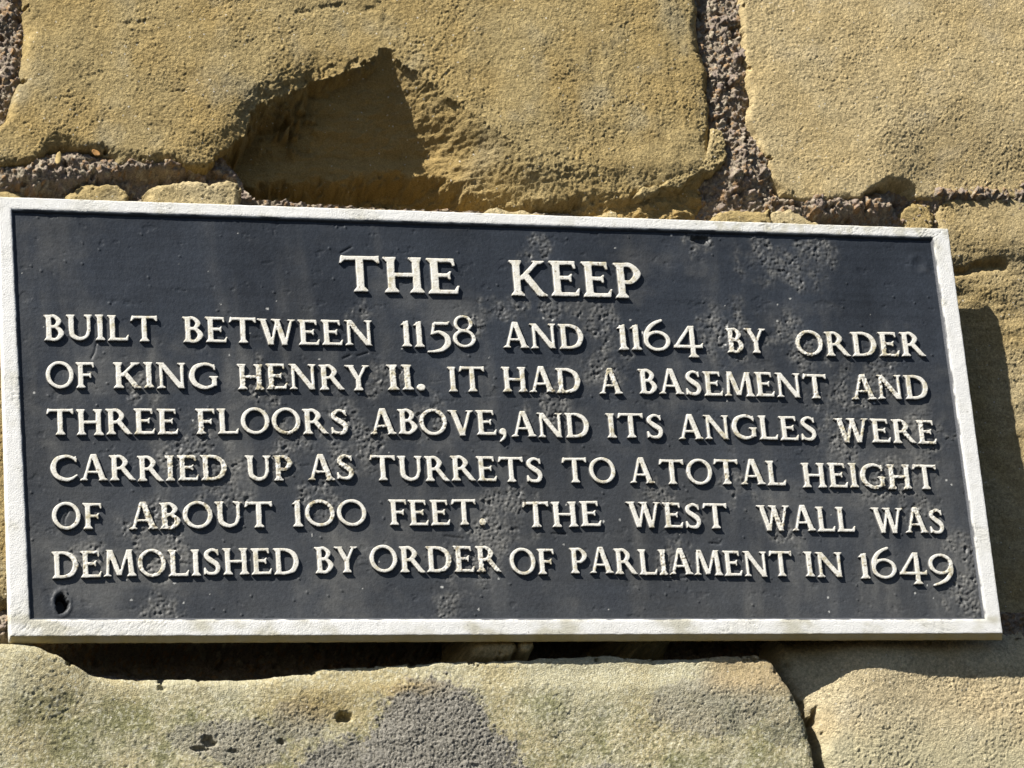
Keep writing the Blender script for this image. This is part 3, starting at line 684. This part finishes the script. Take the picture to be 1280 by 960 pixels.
def glyph_mesh(ch, ox, oz, dirx, dirz, sx, cap, seed):
    """one raised letter: top surface snapped to the outline, and drafted sides. returns vertices, faces, colours, per-face material"""
    wdt, prims = GLYPH[ch]
    x0, x1 = -.12, wdt + .12; y0, y1 = (-.36, 1.36)
    nx = int((x1 - x0) * sx / PITCH) + 2; ny = int((y1 - y0) * cap / PITCH) + 2
    gx = np.linspace(x0, x1, nx); gy = np.linspace(y0, y1, ny)
    U, V = np.meshgrid(gx, gy)
    f = np.full(U.shape, 9.0)
    for p in prims: f = np.minimum(f, p(U, V))
    hx = (gx[1] - gx[0]) * sx; hy = (gy[1] - gy[0]) * cap
    MX = U * sx; MY = V * cap
    f = f * cap
    AX = ox + MX; AZ = oz + MY
    PXg, PYg = to_px(AX, 0.0, AZ)
    wear = sstep(0.15, 0.75, blotch(PXg, PYg, AX, AZ))
    f = f + 0.00013 + 0.00020 * gn(AX * 160, AZ * 160, 801) + (0.00006 + 0.00040 * wear) * gn(AX * 560, AZ * 560, 802)
    gyv, gxv = np.gradient(f, hy, hx)
    g2 = np.hypot(gxv, gyv) + 1e-6
    fn = f / np.maximum(g2, .5)
    ins = f < 0
    cm = ins[:-1, :-1] | ins[1:, :-1] | ins[:-1, 1:] | ins[1:, 1:]
    if not cm.any(): return None
    out = ~ins
    st = np.minimum(np.maximum(fn, 0), 1.6 * PITCH)
    MX2 = np.where(out, MX - gxv / g2 * st, MX); MY2 = np.where(out, MY - gyv / g2 * st, MY)
    depth = np.clip(-fn, 0, 0.0012)
    faces = grid_faces(ny, nx, mask=cm)
    AX = ox + MX2 * dirx; AZ = oz + MY2 + MX2 * dirz
    hgt = 0.00016 * fbm(AX * 90, AZ * 90, 803, 3) + (0.00003 + 0.00050 * wear) * gn(AX * 420, AZ * 420, 804)
    top = 0.0002 - hgt * np.clip(depth / 0.0005, 0, 1) + 0.00030 * (1 - np.clip(depth / 0.0006, 0, 1)) ** 2
    co = np.stack([AX, top, AZ], -1).reshape(-1, 3)
    PX, PY = to_px(AX, 0.0, AZ)
    b = sstep(0.2, 0.8, blotch(PX, PY, AX, AZ))
    c = np.ones(AX.shape + (3,)) * np.array([0.69, 0.675, 0.615])
    grime = sstep(-0.2, 0.5, fbm(AX * 17, AZ * 17, 807, 3))
    dirt = np.clip((0.26 + 0.7 * b + 0.8 * grime) * sstep(-0.15, 0.5, fbm(AX * 130, AZ * 130, 805, 4, 0.65)), 0, 0.85)
    c = mix(c, np.array([0.40, 0.35, 0.21]), dirt[..., None])
    chipm = sstep(0.42, 0.62, gn(AX * 330, AZ * 330, 806) + 0.25 * b - 0.14 + 0.06 * wear)
    c = mix(c, np.array([0.20, 0.16, 0.10]), (chipm * 0.85)[..., None])
    rimc = (1 - np.clip(depth / 0.0006, 0, 1))[..., None] * 0.30
    c = mix(c, np.array([0.52, 0.44, 0.27]), rimc * (0.35 + 0.65 * wear[..., None]))
    # outline edges -> drafted sides
    e = np.concatenate([faces[:, [0, 1]], faces[:, [1, 2]], faces[:, [2, 3]], faces[:, [3, 0]]])
    key = np.sort(e, 1); k1 = key[:, 0].astype(np.int64) * (nx * ny) + key[:, 1]
    u, inv, cnt = np.unique(k1, return_inverse=True, return_counts=True)
    be = e[cnt[inv] == 1]
    bv = np.unique(be); rmap = np.full(nx * ny, -1); rmap[bv] = np.arange(len(bv))
    dxn = (gxv / g2).ravel()[bv]; dyn = (gyv / g2).ravel()[bv]
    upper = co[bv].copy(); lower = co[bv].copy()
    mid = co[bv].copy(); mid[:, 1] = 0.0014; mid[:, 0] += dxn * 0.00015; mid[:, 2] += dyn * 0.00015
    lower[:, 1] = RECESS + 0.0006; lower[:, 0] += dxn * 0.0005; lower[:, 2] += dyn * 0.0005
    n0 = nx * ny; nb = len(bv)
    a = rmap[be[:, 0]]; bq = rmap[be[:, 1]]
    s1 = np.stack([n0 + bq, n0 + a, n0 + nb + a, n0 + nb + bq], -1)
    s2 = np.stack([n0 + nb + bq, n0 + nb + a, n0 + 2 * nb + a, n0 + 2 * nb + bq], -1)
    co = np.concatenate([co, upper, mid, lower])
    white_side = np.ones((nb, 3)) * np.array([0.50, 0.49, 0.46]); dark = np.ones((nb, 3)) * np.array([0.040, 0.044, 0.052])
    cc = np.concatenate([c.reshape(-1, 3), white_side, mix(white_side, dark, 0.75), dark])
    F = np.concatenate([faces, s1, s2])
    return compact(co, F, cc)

# every word: text, left px, right px, baseline at its left and right end; per line: cap height left/right
LINES = [
 ((45.0, 43.5), [('THE', 426.6, 575, 364.5, 367), ('KEEP', 639.6, 804.6, 369, 372.8)]),
 ((32.3, 30.2), [('BUILT', 55.4, 198, 425, 426.3), ('BETWEEN', 229.5, 467.8, 427.3, 432.6), ('1158', 502.8, 596, 433, 434), ('AND', 630.6, 731, 434.6, 435.8), ('1164', 773.7, 880, 437.4, 438.6), ('BY', 910.3, 959.8, 440.6, 441.8), ('ORDER', 996.7, 1157.8, 444, 446)]),
 ((32.5, 30.0), [('OF', 58, 118.6, 484, 484.6), ('KING', 142.6, 273.8, 485, 485.4), ('HENRY', 297.8, 463.9, 486.4, 487.4), ('II.', 485.3, 532, 487.3, 487.8), ('IT', 561.4, 607.8, 489, 489.5), ('HAD', 629.3, 727.3, 489.9, 490.8), ('A', 750.5, 778.9, 491.7, 492), ('BASEMENT', 800.3, 1036, 492, 498), ('AND', 1066.3, 1162.4, 498.5, 499.4)]),
 ((32.5, 29.5), [('THREE', 58.8, 223.8, 543.2, 543), ('FLOORS', 245.7, 436.8, 542, 542.4), ('ABOVE,', 463.9, 632.8, 542.7, 543.4), ('AND', 641, 738, 545.8, 546.6), ('ITS', 760, 831, 547.2, 548), ('ANGLES', 849.8, 1022.5, 548.3, 550.2), ('WERE', 1047, 1172, 552.6, 554.3)]),
 ((31.9, 30.6), [('CARRIED', 63.7, 284.9, 601, 600.6), ('UP', 308, 367.2, 600.4, 600.2), ('AS', 386, 444, 599.9, 600), ('TURRETS', 463.9, 680, 600.2, 602.4), ('TO', 704.9, 771, 603.4, 603.8), ('A', 789, 818.3, 603.6, 604), ('TOTAL', 826.5, 983.8, 604.5, 606.3), ('HEIGHT', 1004.4, 1173.8, 608.8, 611.4)]),
 ((33.0, 31.0), [('OF', 65.7, 128, 661.6, 661.6), ('ABOUT', 162.4, 342.2, 661, 659), ('100', 366.7, 459.5, 657.6, 657.3), ('FEET.', 487.9, 607.8, 656.4, 656.4), ('THE', 655, 752.6, 658.8, 657.8), ('WEST', 786.6, 911.6, 659, 660.6), ('WALL', 950.3, 1070, 663.2, 664.4), ('WAS', 1093.4, 1182.3, 665.6, 667)]),
 ((33.8, 31.0), [('DEMOLISHED', 65.7, 375, 722.6, 717.2), ('BY', 395, 448.7, 716.6, 716), ('ORDER', 463.4, 627, 714.6, 715.4), ('OF', 638.9, 694.6, 717, 717.6), ('PARLIAMENT', 714.4, 992.8, 716.6, 720.8), ('IN', 1007.8, 1056.5, 721, 721.8), ('1649', 1076.6, 1193.9, 722.6, 723.4)]),
]
ORD = ['title', 'first', 'second', 'third', 'fourth', 'fifth', 'last']
sd_ = 0
for li, (caps, ws) in enumerate(LINES):
    for (txt, xl, xr, yl, yr) in ws:
        k = (0.5 * (xl + xr) - 55) / 1120.0
        capx = caps[0] + (caps[1] - caps[0]) * k
        bx, bz = on_plane([xl, xr], [yl, yr], 0.0002)
        _, tz = on_plane([0.5 * (xl + xr)] * 2, [0.5 * (yl + yr), 0.5 * (yl + yr) - capx], 0.0002)
        cap = tz[1] - tz[0]
        gap = 0.085
        tot = sum(GLYPH[c][0] for c in txt) + gap * (len(txt) - 1)
        if '.' in txt or ',' in txt: tot -= 0.02
        sx = (bx[1] - bx[0]) / tot
        slope = (bz[1] - bz[0]) / (bx[1] - bx[0])
        V = []; F = []; C = []; nv = 0; cur = 0.0
        for ch in txt:
            sd_ += 1
            jit = 0.0004 * math.sin(sd_ * 7.7)
            ox = bx[0] + cur * sx; oz = bz[0] + slope * cur * sx + jit
            r = glyph_mesh(ch, ox, oz, 1.0, slope + 0.008 * math.sin(sd_ * 3.1), sx, cap, sd_)
            V.append(r[0]); F.append(r[1] + nv); C.append(r[2]); nv += len(r[0])
            cur += GLYPH[ch][0] + gap
        o = link_mesh('lettering', np.concatenate(V), np.concatenate(F), M_LETTER, plaque, np.concatenate(C))
        word = txt.strip('.,')
        o['label'] = 'raised white word %s in the %s line' % (word, ORD[li])
